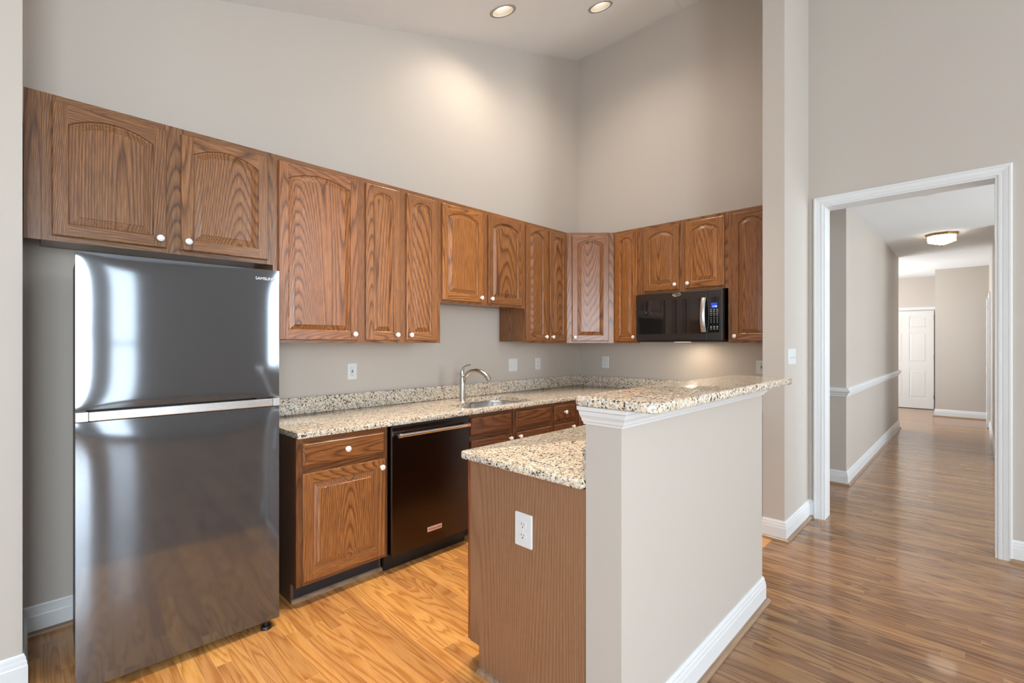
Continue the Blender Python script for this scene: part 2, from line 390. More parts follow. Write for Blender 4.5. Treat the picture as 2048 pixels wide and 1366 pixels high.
# small casing on the side passage wall and on the right hall wall
ca = MB(); ca.box(5.655, 5.68, 1.04, 1.10, 0, 2.16); struct(ca.build('trim_%d' % next(TR), M['trim'], bevel=.003))
def panel_door(mb, w, h, y0, y1, mi=0):
    """six raised panels on a slab; local x across, front at y0 (towards -y)"""
    mb.box(0, w, y0+.008, y1, 0, h)
    st = w*.125; cx = w/2; ms = w*.06
    rows = [(.11*h, .395*h), (.475*h, .775*h), (.825*h, .94*h)]
    cols = [(st, cx-ms), (cx+ms, w-st)]
    # stiles and rails as raised strips
    for a, b in ((0, st), (cx-ms, cx+ms), (w-st, w)): mb.box(a, b, y0, y0+.008, 0, h)
    zz = [0]+[v for r in rows for v in r]+[h]
    for i in range(0, len(zz), 2):
        for a, b in cols: mb.box(a, b, y0, y0+.008, zz[i], zz[i+1])
    for a, b in cols:
        for c, d in rows:
            i0, i1 = .008, .035
            L = [[(a+k, y, c+k), (b-k, y, c+k), (b-k, y, d-k), (a+k, y, d-k)] for k, y in ((i0, y0+.008), (i1, y0+.001))]
            mb.loops(L, mi, cap0=False)
DW0, DWW, DH = .62, .88, 2.03
dm = MB(); panel_door(dm, DWW, DH, -.035, 0)
d1 = struct(dm.build('door_1', M['door'], loc=(13.06, DW0+DWW, .012), rot=(0, 0, R(-90)))); d1['label'] = 'pale six panel front door at the end of the hall'
for z in (.20, 1.02, 1.83):
    MB().cyl((DWW+.004, -.040, z), (DWW+.004, -.040, z+.095), .008, 10).build('hinge', M['hinge'], d1)
fx = lambda a, b, d, h: (13.1-h, a, b)
struct(sweep([(DW0-.012, 0), (DW0-.012, DH+.03), (DW0+DWW+.012, DH+.03), (DW0+DWW+.012, 0)], CAS, fx, side=-1).build('trim_%d' % next(TR), M['trim']))
dm = MB(); panel_door(dm, .9, 2.1, -.035, 0)
struct(dm.build('door_2', M['trim'], loc=(11.72, -.163, .01), rot=(0, 0, R(180))))
fr = lambda a, b, d, h: (a, -.165+h, b)
struct(sweep([(10.8, 0), (10.8, 2.12), (11.74, 2.12), (11.74, 0)], CAS, fr, side=-1).build('trim_%d' % next(TR), M['trim']))

# crown under the bar top
CROWN = [(0, 1.098), (.006, 1.098), (.009, 1.106), (.016, 1.110), (.020, 1.120), (.030, 1.132), (.034, 1.145), (.044, 1.150), (.046, 1.1625), (0, 1.1625)]
struct(sweep([(1.335, .955), (1.335, .812), (2.735, .812), (2.735, .95)], CROWN, side=1).build('trim_%d' % next(TR), M['trim']))

# ------------------------------------------------------------------ cabinets
def knob(parent, x, z, y=-.019):
    prof = [(.0085, 0), (.0075, .002), (.006, .006), (.006, .012), (.010, .015), (.0155, .0175), (.0165, .021), (.0155, .025), (.011, .0285), (.005, .0300), (.0001, .0303)]
    o = MB().lathe(prof, (x, y, z), (0, -1, 0), 28).build('knob', M['ceramic'], parent); return o
def door_mesh(x0, x1, z0, z1, arch=True, stile=.052, rail=.054, toprail=.042):
    mb = MB(); yF = -.019; e = .005; N = 18 if arch else 1
    rect = lambda k, y: [(x0+k, y, z0+k), (x1-k, y, z0+k), (x1-k, y, z1-k), (x0+k, y, z1-k)]
    mb.loops([rect(0, 0), rect(0, yF+.006), rect(.0015, yF+.002), rect(e, yF)], 0, cap1=False)
    xi0, xi1, zi0 = x0+stile, x1-stile, z0+rail; hw = (xi1-xi0)/2; xc = (xi0+xi1)/2
    rise = .047 if arch else 0; zs = z1-toprail-rise if arch else z1-rail
    if arch: Rr = (hw*hw+rise*rise)/(2*rise); zc0 = zs+rise-Rr
    def inner(d, y):
        w = hw-d; pts = [(xc-w, y, zi0+d), (xc+w, y, zi0+d)]
        for k in range(N+1):
            x = xc+w-2*w*k/N
            z = zc0+math.sqrt(max((Rr-d)**2-(x-xc)**2, 0)) if arch else zs-d
            pts.append((x, y, z))
        return pts
    q = lambda a, b, c, d, mi: mb.add([(a, yF, c), (b, yF, c), (b, yF, d), (a, yF, d)], [(0, 1, 2, 3)], mi)
    q(x0+e, xi0, z0+e, z1-e, 0); q(xi1, x1-e, z0+e, z1-e, 0); q(xi0, xi1, z0+e, zi0, 1)
    I = inner(0, yF)
    for k in range(2, 2+N):
        a, b = I[k], I[k+1]
        mb.add([b, a, (a[0], yF, z1-e), (b[0], yF, z1-e)], [(0, 1, 2, 3)], 1)
    mb.loops([inner(0, yF), inner(.0012, yF+.0060), inner(.0055, yF+.0095), inner(.0085, yF+.0100), inner(.036, yF+.0022), inner(.0375, yF+.0004)], 2, cap0=False)
    return mb
def drawer_mesh(x0, x1, z0, z1):
    mb = MB(); yF = -.019
    rect = lambda k, y: [(x0+k, y, z0+k), (x1-k, y, z0+k), (x1-k, y, z1-k), (x0+k, y, z1-k)]
    return mb.loops([rect(0, 0), rect(0, yF+.011), rect(.004, yF+.006), rect(.0085, yF+.0035), rect(.012, yF)], 0)
def cabinet(label, loc, rz, w, d, z0, z1, fronts, frame_x, group, base=False, tone=(1, 1, 1), sides='ov', name='wall_cabinet', rails=(), right_gap=0):
    """frame_x = list of (a,b) stile spans; fronts = ('door'|'drawer', x0,x1,z0,z1, knobx, knobz, tint)"""
    t = thing(name, label, 'cabinet', loc, rz, group)
    h = z1-z0; kick = .105 if base else 0
    c = MB(); cz0 = kick if base else .014
    c.box(0, .016, .019, d, cz0 if not base else 0.0, h) if not base else c.prism([(.019, kick), (d, kick), (d, h), (.019, h)], 0, .016, fn=lambda a, b, cc: (cc, a, b))
    if base:
        c.prism([(.075, 0), (d, 0), (d, kick), (.075, kick)], 0, .016, fn=lambda a, b, cc: (cc, a, b))
        c.prism([(.075, 0), (d, 0), (d, kick), (.075, kick)], w-.016, w, fn=lambda a, b, cc: (cc, a, b))
    c.box(w-.016, w, .019, d, cz0, h)
    c.box(.016, w-.016, d-.01, d, cz0, h); c.box(.016, w-.016, .019, d, cz0, cz0+.016)
    if not base: c.box(.016, w-.016, .019, d, h-.016, h)
    cc = c.build('carcass', M[sides], t, bevel=.0008)
    f = MB(); b0 = kick
    for a, b in frame_x: f.box(a, b, 0, .019, b0, h, 0)
    sp = sorted(frame_x)
    for (a, b), (a2, b2) in zip(sp, sp[1:]):
        f.box(b, a2, 0.0004, .019, h-.045, h, 1); f.box(b, a2, 0.0004, .019, b0, b0+.038, 1)
        for r0, r1 in rails: f.box(b, a2, .0004, .019, r0, r1, 1)
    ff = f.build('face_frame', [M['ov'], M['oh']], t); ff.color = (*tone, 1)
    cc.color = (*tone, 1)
    if base:
        MB().box(.016, w-.016, .07, .085, 0, kick).build('toe_kick', M['kick'], t)
    for kind, x0, x1, a, b, kx, kz, tint in fronts:
        if kind == 'drawer': o = drawer_mesh(x0, x1, a, b).build('drawer_front', M['oh'], t)
        else: o = door_mesh(x0, x1, a, b, arch=(kind == 'arch')).build('door', [M['ov'], M['oh'], M['op']], t)
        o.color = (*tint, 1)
        if kx is not None: knob(o, kx, kz)
    return t
GU = 'oak wall cabinets'; GB = 'oak base cabinets'
yf = 2.86; UD = YA-yf-.002; UB, UT = 1.372, 2.447
H = UT-UB
def up(label, x0, x1, zb, doors, loc=None, rz=0, tone=(1, 1, 1), d=UD, frame=None, wshift=0):
    w = x1-x0; h = UT-zb
    fr = []
    dd = sorted(doors); fr.append((0, dd[0][0]-x0+.016)); fr.append((dd[-1][1]-x0-.016, w))
    for p, q in zip(dd, dd[1:]): fr.append((p[1]-x0-.016, q[0]-x0+.016))
    fronts = []
    for a, b, side, tint in dd:
        kx = (b-.028 if side == 'r' else a+.028)-x0
        fronts.append(('arch', a-x0, b-x0, .018 if zb < 1.7 else .022, h-.030, kx, .056 if zb < 1.7 else .064, tint))
    return cabinet(label, loc or (x0, yf, zb), rz, w, d, zb, UT, fronts, fr, GU, tone=tone)
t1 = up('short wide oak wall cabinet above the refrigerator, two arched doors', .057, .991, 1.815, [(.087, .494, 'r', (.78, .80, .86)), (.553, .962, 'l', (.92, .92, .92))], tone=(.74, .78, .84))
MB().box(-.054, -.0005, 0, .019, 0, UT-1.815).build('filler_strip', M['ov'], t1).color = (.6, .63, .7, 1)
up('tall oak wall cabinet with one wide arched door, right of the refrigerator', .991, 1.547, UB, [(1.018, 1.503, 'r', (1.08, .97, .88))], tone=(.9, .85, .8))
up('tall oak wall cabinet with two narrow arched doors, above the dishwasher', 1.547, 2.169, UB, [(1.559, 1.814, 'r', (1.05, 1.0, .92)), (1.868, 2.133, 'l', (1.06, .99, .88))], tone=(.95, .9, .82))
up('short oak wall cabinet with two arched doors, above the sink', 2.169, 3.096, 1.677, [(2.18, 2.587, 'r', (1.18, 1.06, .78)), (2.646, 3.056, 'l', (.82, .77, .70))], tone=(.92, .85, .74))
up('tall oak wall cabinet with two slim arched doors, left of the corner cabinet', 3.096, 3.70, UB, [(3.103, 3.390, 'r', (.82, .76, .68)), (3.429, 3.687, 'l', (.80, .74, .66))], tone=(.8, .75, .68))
# diagonal corner cabinet
L6 = math.hypot(.32, .33); a6 = math.atan2(-.33, .32)
t6 = thing('wall_cabinet', 'diagonal oak corner wall cabinet with one arched door', 'cabinet', (3.70, 2.86, UB), a6, GU)
inv = Matrix.Rotation(-a6, 3, 'Z')
poly = [inv @ (Vector((x, y, 0))-Vector((3.70, 2.86, 0))) for x, y in ((3.7145, 2.873), (3.7145, YA-.002), (XB-.002, YA-.002), (XB-.002, 2.545), (4.0325, 2.545))]
MB().prism([(p.x, p.y) for p in poly], .012, H).build('carcass', M['ov'], t6).color = (.9, .85, .8, 1)
xf6 = 4.02
f = MB(); f.box(.0, .066, 0, .019, 0, H, 0); f.box(L6-.066, L6, 0, .019, 0, H, 0); f.box(.066, L6-.066, .0004, .019, H-.045, H, 1); f.box(.066, L6-.066, .0004, .019, 0, .038, 1)
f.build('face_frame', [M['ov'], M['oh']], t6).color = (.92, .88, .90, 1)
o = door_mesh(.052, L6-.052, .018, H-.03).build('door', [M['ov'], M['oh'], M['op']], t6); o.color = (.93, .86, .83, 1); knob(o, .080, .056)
def upB(label, y0, y1, zb, doors, tone):
    # local x runs towards -y
    dd = [(-a, -b, s, t) for a, b, s, t in doors]
    return up(label, -y0, -y1, zb, dd, loc=(xf6, y0, zb), rz=R(-90), tone=tone, d=XB-xf6-.002)
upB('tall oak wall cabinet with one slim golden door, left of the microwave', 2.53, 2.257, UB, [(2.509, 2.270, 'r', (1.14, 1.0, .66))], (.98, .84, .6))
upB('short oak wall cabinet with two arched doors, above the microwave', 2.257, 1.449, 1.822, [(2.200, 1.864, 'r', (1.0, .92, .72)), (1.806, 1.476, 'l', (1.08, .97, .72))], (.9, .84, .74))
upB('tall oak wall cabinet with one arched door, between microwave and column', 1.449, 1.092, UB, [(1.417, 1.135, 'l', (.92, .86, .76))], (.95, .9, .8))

yb = 2.51; BD = YA-yb-.002; BH = .874
def base(label, x0, x1, fronts, stiles, tone=(.62, .56, .54), rails=(.693, .728)):
    F = []
    for k, a, b, c, d, kx, kz, ti in fronts: F.append((k, a-x0, b-x0, c, d, None if kx is None else kx-x0, kz, ti))
    return cabinet(label, (x0, yb, 0), 0, x1-x0, BD, 0, BH, F, [(a-x0, b-x0) for a, b in stiles], GB, base=True, tone=tone, name='base_cabinet', rails=[rails], sides='oakdark')
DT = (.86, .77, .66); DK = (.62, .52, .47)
base('oak base cabinet with drawer over one square door, beside the refrigerator', .983, 1.512,
     [('drawer', 1.011, 1.490, .727, .853, 1.25, .79, DT), ('door', 1.011, 1.490, .129, .693, 1.462, .648, (1.05, .98, .85))], [(.983, 1.03), (1.47, 1.512)])
base('oak sink base cabinet with two blank drawer fronts, under the sink', 2.146, 3.045,
     [('drawer', 2.157, 2.563, .727, .853, None, 0, DK), ('drawer', 2.612, 3.020, .727, .853, None, 0, DK), ('door', 2.157, 2.563, .129, .693, 2.536, .662, DK), ('door', 2.612, 3.020, .129, .693, 2.640, .662, DK)],
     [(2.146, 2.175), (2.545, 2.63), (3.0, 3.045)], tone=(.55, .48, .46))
base('narrow oak base cabinet with a knobbed drawer, right of the sink cabinet', 3.045, 3.384,
     [('drawer', 3.068, 3.345, .727, .853, 3.20, .79, DK), ('door', 3.068, 3.345, .129, .693, 3.305, .655, DK)], [(3.045, 3.085), (3.328, 3.384)], tone=(.55, .48, .46))
base('oak blind corner base cabinet, in the corner under the granite', 3.384, 4.335,
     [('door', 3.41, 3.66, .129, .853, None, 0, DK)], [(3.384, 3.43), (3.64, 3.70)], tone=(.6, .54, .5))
wB = 1.385
cabinet('long oak base cabinet along the back wall, below the microwave', (3.69, 2.487, 0), R(-90), wB, XB-3.69-.003, 0, BH,
        [(k, p, q, c, d, kx, kz, DK) for p, q, side in ((.03, .45, 1), (.49, .90, -1), (.94, 1.355, 1)) for k, c, d, kx, kz in (('drawer', .727, .853, (p+q)/2, .79), ('door', .129, .693, q-.028 if side > 0 else p+.028, .655))],
        [(0, .05), (.43, .51), (.88, .96), (1.335, wB)], GB, base=True, tone=(.6, .54, .5), name='base_cabinet', rails=[(.693, .728)], sides='oakdark')
for (x0, x1, y) in ((.983, 1.512, yb+.070), (2.146, 3.66, yb+.070)):
    struct(sweep([(x0, y), (x1, y)], [(d-.0155, h) for d, h in SHOE], side=1).build('trim_%d' % next(TR), M['shoe']))
# side return of the quarter round at the first cabinet
# peninsula cabinet, back to the half wall, faces the sink
PW = 2.735-1.337
tp = cabinet('oak peninsula base cabinet, back to half wall, plain wood-grain end panel', (2.735, 1.565, 0), R(180), PW, .612, 0, BH,
    [('drawer', .03, .45, .727, .853, .24, .79, DT), ('door', .03, .45, .129, .693, .42, .648, DT), ('drawer', .49, .90, .727, .853, .70, .79, DT), ('door', .49, .90, .129, .693, .52, .648, DT),
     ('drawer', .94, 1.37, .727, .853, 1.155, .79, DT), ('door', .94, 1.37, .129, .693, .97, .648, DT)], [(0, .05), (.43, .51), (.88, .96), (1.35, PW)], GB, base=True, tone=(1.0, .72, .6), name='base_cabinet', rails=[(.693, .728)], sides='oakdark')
ep = MB(); ep.prism([(.0195, .105), (.075, .105), (.075, 0), (.612, 0), (.612, BH), (.0195, BH)], PW, PW+.004, fn=lambda a, b, c: (c, a, b))
ep.build('end_panel', M['lam'], tp)['label'] = 'plain brown wood-grain laminate end panel'
sh = sweep([(PW+.004, .078), (PW+.004, .61)], [(d-.0155, h) for d, h in SHOE], side=1); sh.build('shoe_moulding', M['shoe'], tp)

# ------------------------------------------------------------------ granite
def slab_edge(mb, outline, z0, z1, r=.006):
    """outline CCW list; eased top and bottom edge"""
    P = [Vector(p) for p in outline]; n = len(P)
    def inset(k):
        out = []
        for i in range(n):
            a = (P[i]-P[i-1]).normalized(); b = (P[(i+1) % n]-P[i]).normalized()
            na, nb = Vector((-a.y, a.x)), Vector((-b.y, b.x)); m = (na+nb)/max(1+na.dot(nb), .2); out.append(P[i]+m*k)
        return out
    rings = [(r, z0), (r*.3, z0+r*.3), (0, z0+r), (0, z1-r), (r*.3, z1-r*.3), (r, z1)]
    return mb.loops([[(p.x, p.y, z) for p in inset(k)] for k, z in rings], smooth=True)
def rounded(pts, rads, n=6):
    out = []; m = len(pts)
    for i in range(m):
        p = Vector(pts[i]); r = rads[i]
        if r <= 0: out.append(tuple(p)); continue
        a = (Vector(pts[i-1])-p).normalized(); b = (Vector(pts[(i+1) % m])-p).normalized()
        ang = a.angle(b); t = r/math.tan(ang/2); c = p+(a+b).normalized()*(r/math.sin(ang/2))
        s, e = p+a*t-c, p+b*t-c
        for k in range(n+1):
            q = s.normalized().slerp(e.normalized(), k/n)*r
            out.append(tuple(c+q))
    return out
ZC0, ZC1 = .876, .908
ct = thing('granite_countertop', 'speckled beige granite worktop along the sink wall with backsplash', 'countertop', (2.6, 2.85, ZC0))
def rel(o, t):   # parent while keeping world coordinates of a mesh built in world space
    o.parent = t; o.data.transform(Matrix.Translation(-Vector(t.location))); return o
out = [(.983, 2.489), (3.66, 2.489), (3.66, 1.10), (XB-.002, 1.10), (XB-.002, YA-.002), (.983, YA-.002)]
slab = slab_edge(MB(), out, ZC0, ZC1, .005).build('slab', M['gran'])
SX, SY = 2.58, 2.75
SINK = rounded([(2.19, 2.555), (2.92, 2.555), (2.92, 3.02), (2.60, 3.02), (2.38, 2.83), (2.19, 2.80)], [.10, .13, .15, .16, .10, .08], 8)
def ell(k, e=0):   # sink outline grown outward by k
    P = [Vector(p) for p in SINK]; n = len(P); o = []
    for i in range(n):
        a = (P[i]-P[i-1]).normalized(); b = (P[(i+1) % n]-P[i]).normalized(); m = Vector((a.y+b.y, -a.x-b.x)).normalized(); o.append(tuple(P[i]+m*k))
    return o
E_ = 0
cut = MB().prism(ell(0, E_), .8, 1.0).build('cut', M['gran'])
b = slab.modifiers.new('b', 'BOOLEAN'); b.operation = 'DIFFERENCE'; b.solver = 'EXACT'; b.object = cut
dg = bpy.context.evaluated_depsgraph_get(); me2 = bpy.data.meshes.new_from_object(slab.evaluated_get(dg)); slab.modifiers.clear(); slab.data = me2; bpy.data.objects.remove(cut)
rel(slab, ct)
bs = MB(); bs.box(.983, XB-.024, YA-.024, YA-.003, ZC1, 1.016); bs.box(XB-.024, XB-.003, 1.10, YA-.003, ZC1, 1.016)
rel(bs.build('backsplash', M['gran'], bevel=.003), ct)
# sink bowl
sk = MB(); L = []
for k, z in ((.012, .8755), (.004, .8755), (-.004, .866), (-.010, .74), (-.03, .705), (-.06, .70)): L.append([(x, y, z) for x, y in ell(k, E_)])
sk.loops(L, cap0=False, smooth=True)
sink = thing('sink', 'oval undermount stainless steel sink set in the granite worktop', 'sink', (SX, SY, .70))
rel(sk.build('bowl', M['sink']), sink)
rel(MB().lathe([(.045, 0), (.045, .003), (.03, .003), (.028, .001), (.0001, .001)], (SX, SY, .7005)).build('drain', M['chrome']), sink)
# faucet
fb = Vector((2.46, 2.95, ZC1)); nd = Vector((.33, -.944, 0)); up_ = Vector((0, 0, 1))
fau = thing('faucet', 'brushed nickel single-lever kitchen faucet with pull-out spout', 'faucet', fb+Vector((0, 0, .0006)))
P = lambda s, z: nd*s+up_*(z-ZC1)
MB().lathe([(.027, 0), (.027, .004), (.0245, .006), (.0235, .05), (.0225, .15), (.022, .187), (.0205, .189)], (0, 0, 0)).build('body', M['nickel'], fau)
sp = [P(0, 1.005), P(.006, 1.05), P(.022, 1.093), P(.048, 1.128), (P(.085, 1.148)), P(.125, 1.153), P(.165, 1.146), P(.20, 1.128), P(.225, 1.104)]
MB().tube(sp, [.0155, .0165, .0165, .0165, .0165, .0172, .0182, .019, .0195], 20).build('spout', M['nickel'], fau)
MB().tube([P(.218, 1.112), P(.234, 1.094), P(.243, 1.081)], [.0195, .0205, .0205], 20).build('spray_head', M['nickel'], fau)
hl = [P(0, 1.103), P(-.004, 1.122), P(-.004, 1.143), P(.004, 1.163), P(.020, 1.181), P(.044, 1.192), P(.074, 1.199)]
MB().tube(hl, [.0205, .019, .0145, .0105, .0078, .0062, .0048], 18).build('lever', M['nickel'], fau)
# peninsula worktop
pt = thing('granite_countertop', 'lower beige granite worktop on the peninsula base cabinet', 'countertop', (2.0, 1.27, ZC0))
out = rounded([(1.308, .952), (2.735, .952), (2.735, 1.597), (1.308, 1.597)], [0, 0, 0, .03], 8)
rel(slab_edge(MB(), out, ZC0, ZC1, .009).build('slab', M['gran']), pt)
rel(MB().box(1.345, 2.735, .951, .972, ZC1, ZC1+.104).build('backsplash', M['gran'], bevel=.003), pt)
# raised bar top
bt = thing('granite_bar_top', 'raised granite bar ledge on top of the half wall', 'countertop', (2.0, .81, 1.163))
out = rounded([(1.278, .660), (2.715, .660), (2.715, .965), (1.278, .965)], [.035, .03, .02, .03], 8)
rel(slab_edge(MB(), out, 1.1632, 1.197, .010).build('ledge', M['gran']), bt)

# ------------------------------------------------------------------ refrigerator
FW, FH = .732, 1.722
fg = thing('refrigerator', 'dark stainless top-freezer refrigerator at the left of the kitchen', 'refrigerator', (.140, 2.449, 0), R(-1.8))
MB().box(.006, FW-.006, .07, .56, .045, FH-.004).build('cabinet_body', plain('fridge_body', (.09, .09, .095), .4, .6), fg, bevel=.004)
def curved_door(x0, x1, z0, z1, th=.062, nx=48, nz=30):
    mb = MB(); w, h = x1-x0, z1-z0; V = []
    for j in range(nz+1):
        for i in range(nx+1):
            u, v = i/nx*2-1, j/nz*2-1
            uu = math.copysign(1-(1-abs(u))**1.6, u) if u else 0; vv = math.copysign(1-(1-abs(v))**1.4, v) if v else 0
            V.append((x0+w*(uu+1)/2, .0012*abs(uu)**9+.0050*abs(uu)**3*(1-abs(vv)**6)+.0030*abs(vv)**14, z0+h*(vv+1)/2))
    n1 = nx+1
    mb.add(V, [(j*n1+i, j*n1+i+1, (j+1)*n1+i+1, (j+1)*n1+i) for j in range(nz) for i in range(nx)], 0, True)
    ring = [i for i in range(n1)]+[j*n1+nx for j in range(1, nz+1)]+[nz*n1+i for i in range(nx-1, -1, -1)]+[j*n1 for j in range(nz-1, 0, -1)]
    front = [V[i] for i in ring]; back = [(x, th, z) for x, y, z in front]
    mb.loops([front, back], 1, cap0=False)
    return mb
dside = plain('fridge_door_side', (.16, .16, .17), .35, .8)
fd = curved_door(0, FW, 1.114, FH).build('freezer_door', [M['fridge'], dside], fg, sharp=60)
ld = curved_door(0, FW, .040, 1.066).build('refrigerator_door', [M['fridge'], dside], fg, sharp=60)
hb = MB(); hb.box(.038, FW-.03, -.004, .05, 1.069, 1.106); hb.build('handle_band', M['steel'], fg, bevel=.003)['label'] = 'bright steel handle band'
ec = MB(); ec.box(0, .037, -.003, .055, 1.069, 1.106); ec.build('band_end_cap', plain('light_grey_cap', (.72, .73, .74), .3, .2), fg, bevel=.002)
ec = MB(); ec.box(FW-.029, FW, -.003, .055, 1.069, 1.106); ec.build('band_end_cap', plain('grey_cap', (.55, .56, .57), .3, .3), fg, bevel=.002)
hg = MB(); hg.box(0, .03, .004, .06, 1.107, 1.1135); hg.box(FW-.10, FW-.05, .01, .05, 1.107, 1.1135); split(hg, 'hinge', M['black'], fg)
text_obj('brand_lettering', 'SAMSUNG', .019, M['badge'], fg, (.668, -.0008, FH-.0445), (R(90), 0, 0), .0006, .085)
for x in (.045, FW-.055):
    MB().lathe([(.024, 0), (.024, .008), (.020, .014), (.009, .016), (.009, .046)], (x, .02, 0), n=20).build('levelling_foot', M['black'], fg)
MB().box(.02, FW-.02, .075, .10, .012, .05).build('base_grille', M['black'], fg)

# ------------------------------------------------------------------ dishwasher
dwt = thing('dishwasher', 'dark bronze stainless dishwasher under the granite worktop', 'dishwasher', (1.515, 2.489, 0))
DWd = .628
MB().box(.006, DWd-.003, .03, .60, .10, .868).build('tub_body', M['black'], dwt)
MB().box(.008, .611, -.012, .03, .107, .870).build('door', M['dw'], dwt, bevel=.003)
MB().box(.0, DWd, .06, .08, .0, .10).build('toe_kick', M['black'], dwt)
hd = MB(); hd.cyl((.055, -.052, .822), (.560, -.052, .822), .0115, 22); hdo = hd.build('handle', M['chrome'], dwt)
for x in (.055, .560):
    s_ = -1 if x < .3 else 1
    q = MB(); q.cyl((x+s_*.001, -.052, .822), (x+s_*.020, -.052, .822), .0135, 22); q.build('handle_collar', M['copper'] if x > .3 else M['chrome'], hdo)
    q = MB(); q.cyl((x+s_*.010, -.052, .822), (x+s_*.010, -.011, .822), .009, 16); q.build('handle_post', M['mwsteel'], hdo)
bp = MB().box(.265, .378, -.0142, -.0115, .179, .209).build('badge', M['copperplate'], dwt, bevel=.001)
text_obj('lettering', 'KitchenAid', .021, plain('badge_ink', (.20, .04, .03), .5), bp, (.3215, -.0146, .194), (R(90), 0, 0), .0002, .092)
MB().box(.013, DWd-.02, -.006, .0, .871, .8755).build('top_strip', M['black'], dwt)

# ------------------------------------------------------------------ microwave
mw = thing('microwave', 'black over-range microwave with curved steel handle and blue clock', 'microwave', (3.93, 2.236, 1.381), R(-90))
MWw, MWh = .774, .430
MB().box(.004, MWw-.004, .028, XB-3.93-.004, .012, MWh).build('housing', M['mwsteel'], mw, bevel=.003)
MB().box(.012, MWw-.012, .012, XB-3.93-.004, 0, .012).build('vent_bottom', M['black'], mw)
mb = MB(); mb.box(0, .6475, 0, .028, .014, MWh); mwd = mb.build('door', M['mwsteel'], mw, bevel=.003)
MB().box(.018, .6465, -.0012, .004, .070, .368).build('window', M['glass'], mwd, bevel=.001)
mb = MB(); mb.box(.6495, MWw, 0, .028, .014, MWh); cp = mb.build('control_panel', M['mwsteel'], mw, bevel=.003)
MB().box(.6495, .752, -.0012, .004, .076, .368).build('control_glass', M['glass'], cp, bevel=.001)
dp = MB().box(.683, .733, -.0016, .0, .276, .319).build('display', M['disp'], cp)
text_obj('display_digits', '1:46', .017, M['digit'], cp, (.712, -.0018, .290), (R(90), 0, 0), .0001, .034)
km = MB()
for r, z in enumerate([.263, .249, .233, .218, .199, .185, .172, .159, .126, .118, .105]):
    for c, x in enumerate((.683, .708, .733)):
        if 4 <= r <= 7:
            km.box(x-.0022, x+.0022, -.0015, -.001, z-.003, z+.003)
        else: km.box(x-.0065, x+.0065, -.0015, -.001, z-.0022, z+.0022)
split(km, 'key', M['keys'], cp)
hp = []
for k in range(15):
    a = -1+2*k/14; hp.append((.628-.0*(1-a*a), -.016-.030*(1-a*a), .222+.142*a))
hm = MB(); L = []
for x, y, z in hp: L.append([(x-.019, y+.006, z), (x+.019, y+.006, z), (x+.019, y-.002, z), (x+.010, y-.008, z), (x-.010, y-.008, z), (x-.019, y-.002, z)])
hm.loops(L, smooth=True); hmo = hm.build('handle', M['steel'], mwd, sharp=50); hmo['label'] = 'bowed bright steel handle'
text_obj('brand_lettering', 'Whirlpool', .022, M['badge'], mwd, (.388, -.0006, .407), (R(90), 0, 0), .0004, .068)
ring = MB(); seg = 40
ring.loops([[(.388+math.cos(2*math.pi*k/seg)*(.038+o), y, .407+math.sin(2*math.pi*k/seg)*(.0125+o)) for k in range(seg)] for o, y in ((0, -.0004), (.0008, -.0008), (.0016, -.0004))], cap0=False, cap1=False)
ring.build('brand_ring', M['badge'], mwd)
lf = MB().box(.34, .46, .06, .13, -.0006, .0).build('cooktop_lamp', M['lit'], mw)
ll = area('cooktop_light', (0, 0, 0), (0, 0, 0), .12, .08, 1.5, (1, .80, .58)); ll.location = (4.12, 1.80, 1.374)

